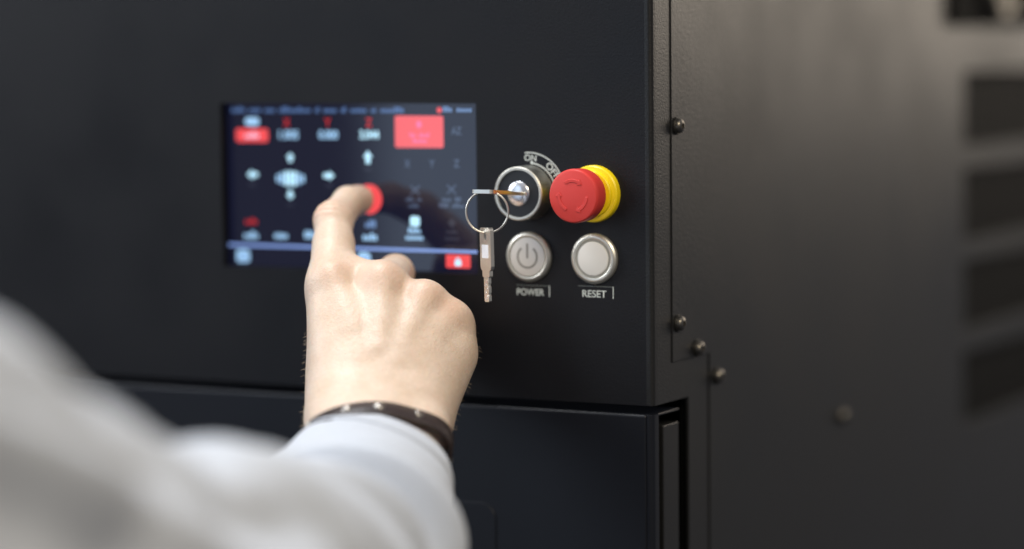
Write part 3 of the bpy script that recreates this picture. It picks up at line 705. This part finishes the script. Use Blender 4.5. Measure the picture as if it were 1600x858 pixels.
# ---------------------------------------------------------------- sleeve
SP = [[-84.6, -135.4, -91.0, 34.2, 23.6], [-81.5, -144.5, -97.1, 39.2, 27.2], [-77.8, -161.6, -106.4, 45.6, 31.9], [-69.5, -194.8, -119.3, 57.5, 42.1], [-50.4, -256.7, -124.7, 60.8, 51.5], [-23.7, -344.2, -117.0, 62.8, 63.8], [-14.1, -422.8, -100.4, 58.2, 55.2], [-10.8, -497.4, -69.3, 58.0, 58.0], [-10.2, -573.9, -36.7, 64.0, 67.0], [-11.8, -613.2, -18.9, 60.0, 60.0], [-11.9, -629.8, -14.6, 30.0, 30.0]]
# folds: place along the arm, slant, width, height (+ ridge, - crease), angle round the arm, angular reach
FOLDS = [(188, 30, 9, -3.0, 1.5, 0.8), (222, 40, 12, -9.0, 1.2, 0.9), (266, 36, 24, 9.0, 1.3, 0.8), (318, -20, 20, -4.0, 0.9, 0.7), (150, 0, 9, -4.0, 2.6, 0.7)]
# overlapping folds whose free edge looks back up the arm: place, slant, rise before the edge, drop after it, angle, angular reach
STEPS = [(33, -6, 1.6, 2.4, 1.3, 0.8), (80, -14, 12.0, 22.0, 1.0, 0.8), (140, 16, 5.0, 8.0, 0.85, 0.75), (205, 24, 4.0, 7.0, 0.7, 0.6)]
SP = np.array(SP, float)
def catmull(P, n):
    Q = np.vstack([2 * P[0] - P[1], P, 2 * P[-1] - P[-2]]); out = []
    for i in range(len(P) - 1):
        a, b, c_, d = Q[i:i + 4]
        for t in np.linspace(0, 1, n, endpoint=False):
            out.append(0.5 * ((2 * b) + (c_ - a) * t + (2 * a - 5 * b + 4 * c_ - d) * t * t + (3 * b - a - 3 * c_ + d) * t ** 3))
    out.append(P[-1]); return np.array(out)
C = catmull(SP, 44); NS = len(C); ctr = C[:, :3]
T = np.gradient(ctr, axis=0); T /= np.linalg.norm(T, axis=1)[:, None]
arc = np.concatenate([[0], np.cumsum(np.linalg.norm(np.diff(ctr, axis=0), axis=1))])
NP = 150; V = []
phs = np.linspace(0, 2 * math.pi, NP, endpoint=False)
upref = bu.copy()
def bump1(x, w): return np.exp(-(x / w) ** 2)
for i in range(NS):
    t = T[i]; u = upref - t * (upref @ t); u /= np.linalg.norm(u); upref = u; l = np.cross(u, t)
    if l @ bl < 0: l = -l
    s = arc[i]; rl, rd = C[i, 3], C[i, 4]
    amp = np.clip((s - 6) / 30, 0, 1)
    # bunched ring folds, each one slanting and dying out round the arm
    dsp = 0
    for s0, tilt, w, A, p0, pw in FOLDS:
        dp = (phs - p0 + math.pi) % (2 * math.pi) - math.pi
        x = s - (s0 + tilt * dp + 2.5 * np.sin(2 * phs + s0))
        dsp = dsp + A * np.exp(-(dp / pw) ** 2) * (bump1(x, w) if A > 0 else np.exp(-(np.abs(x) / (1.15 * w)) ** 1.15))
    for s0, tilt, h_, d_, p0, pw in STEPS:
        dp = (phs - p0 + math.pi) % (2 * math.pi) - math.pi
        x = s - (s0 + tilt * dp + 2.0 * np.sin(3 * phs + s0)); B = 0.5 - 0.5 * np.tanh(x / 3.2)
        dsp = dsp + np.exp(-(dp / pw) ** 2) * (h_ * np.exp(-(x / 17) ** 2) * B - d_ * np.exp(-(np.maximum(x, 0) / 27) ** 1.5) * (1 - B))
    q1 = np.abs(np.sin(s * 0.043 + 1.5 * np.sin(1.0 * phs + 0.8) + 0.5 * np.sin(3 * phs + s * 0.03)))
    q2 = np.abs(np.sin(s * 0.071 - 1.9 * np.sin(1.0 * phs - 0.5) + 0.7 * np.sin(2 * phs - s * 0.021)))
    dsp = dsp + amp * (3.4 * (np.sqrt(q1 * q1 + 0.01) - 0.62) + 2.0 * (np.sqrt(q2 * q2 + 0.02) - 0.62))
    dsp = dsp + amp * 0.5 * np.sin(phs * 5 + s * 0.07)
    dsp = dsp + 0.7 * (s < 11) - 0.9 * math.exp(-((s - 12) / 1.3) ** 2)                 # stitched hem
    # long folds running down the upper arm and over the elbow
    wu = 1 / (1 + math.exp(-(s - 400) / 16)); we = math.exp(-((s - 315) / 48) ** 2)
    ph2 = (phs + 0.5) % (2 * math.pi) - 0.5
    dsp = dsp + wu * (-10 * bump1(ph2 - 0.76, 0.16) + 7 * bump1(ph2 - 0.46, 0.16) - 6 * bump1(ph2 - 0.02, 0.2) + 4 * bump1(ph2 + 0.3, 0.2))
    dsp = dsp + we * (4 * bump1(ph2 - 1.2, 0.25) - 5 * bump1(ph2 - 0.8, 0.2) + 3 * bump1(ph2 - 0.45, 0.2))
    cuffshift = 11 * math.exp(-(s / 40) ** 2)
    for q in range(NP):
        d = dsp[q]
        V.append(ctr[i] + l * math.cos(phs[q]) * (rl + d) + u * math.sin(phs[q]) * (rd + d) - t * (cuffshift * (0.5 - 0.5 * math.cos(phs[q])) ** 2 + 0.25 * cuffshift))
F = [(i * NP + q, i * NP + (q + 1) % NP, (i + 1) * NP + (q + 1) % NP, (i + 1) * NP + q) for i in range(NS - 1) for q in range(NP)]
F.append(tuple((NS - 1) * NP + q for q in range(NP)))
slv = mesh('sleeve', V, F, 'cloth', person, True)
slv['label'] = 'pale grey long sleeve with soft folds pushed back to the bracelet'
so = slv.modifiers.new('solid', 'SOLIDIFY'); so.thickness = 0.0016; so.offset = -1
sb = slv.modifiers.new('sub', 'SUBSURF'); sb.levels = 1; sb.render_levels = 1
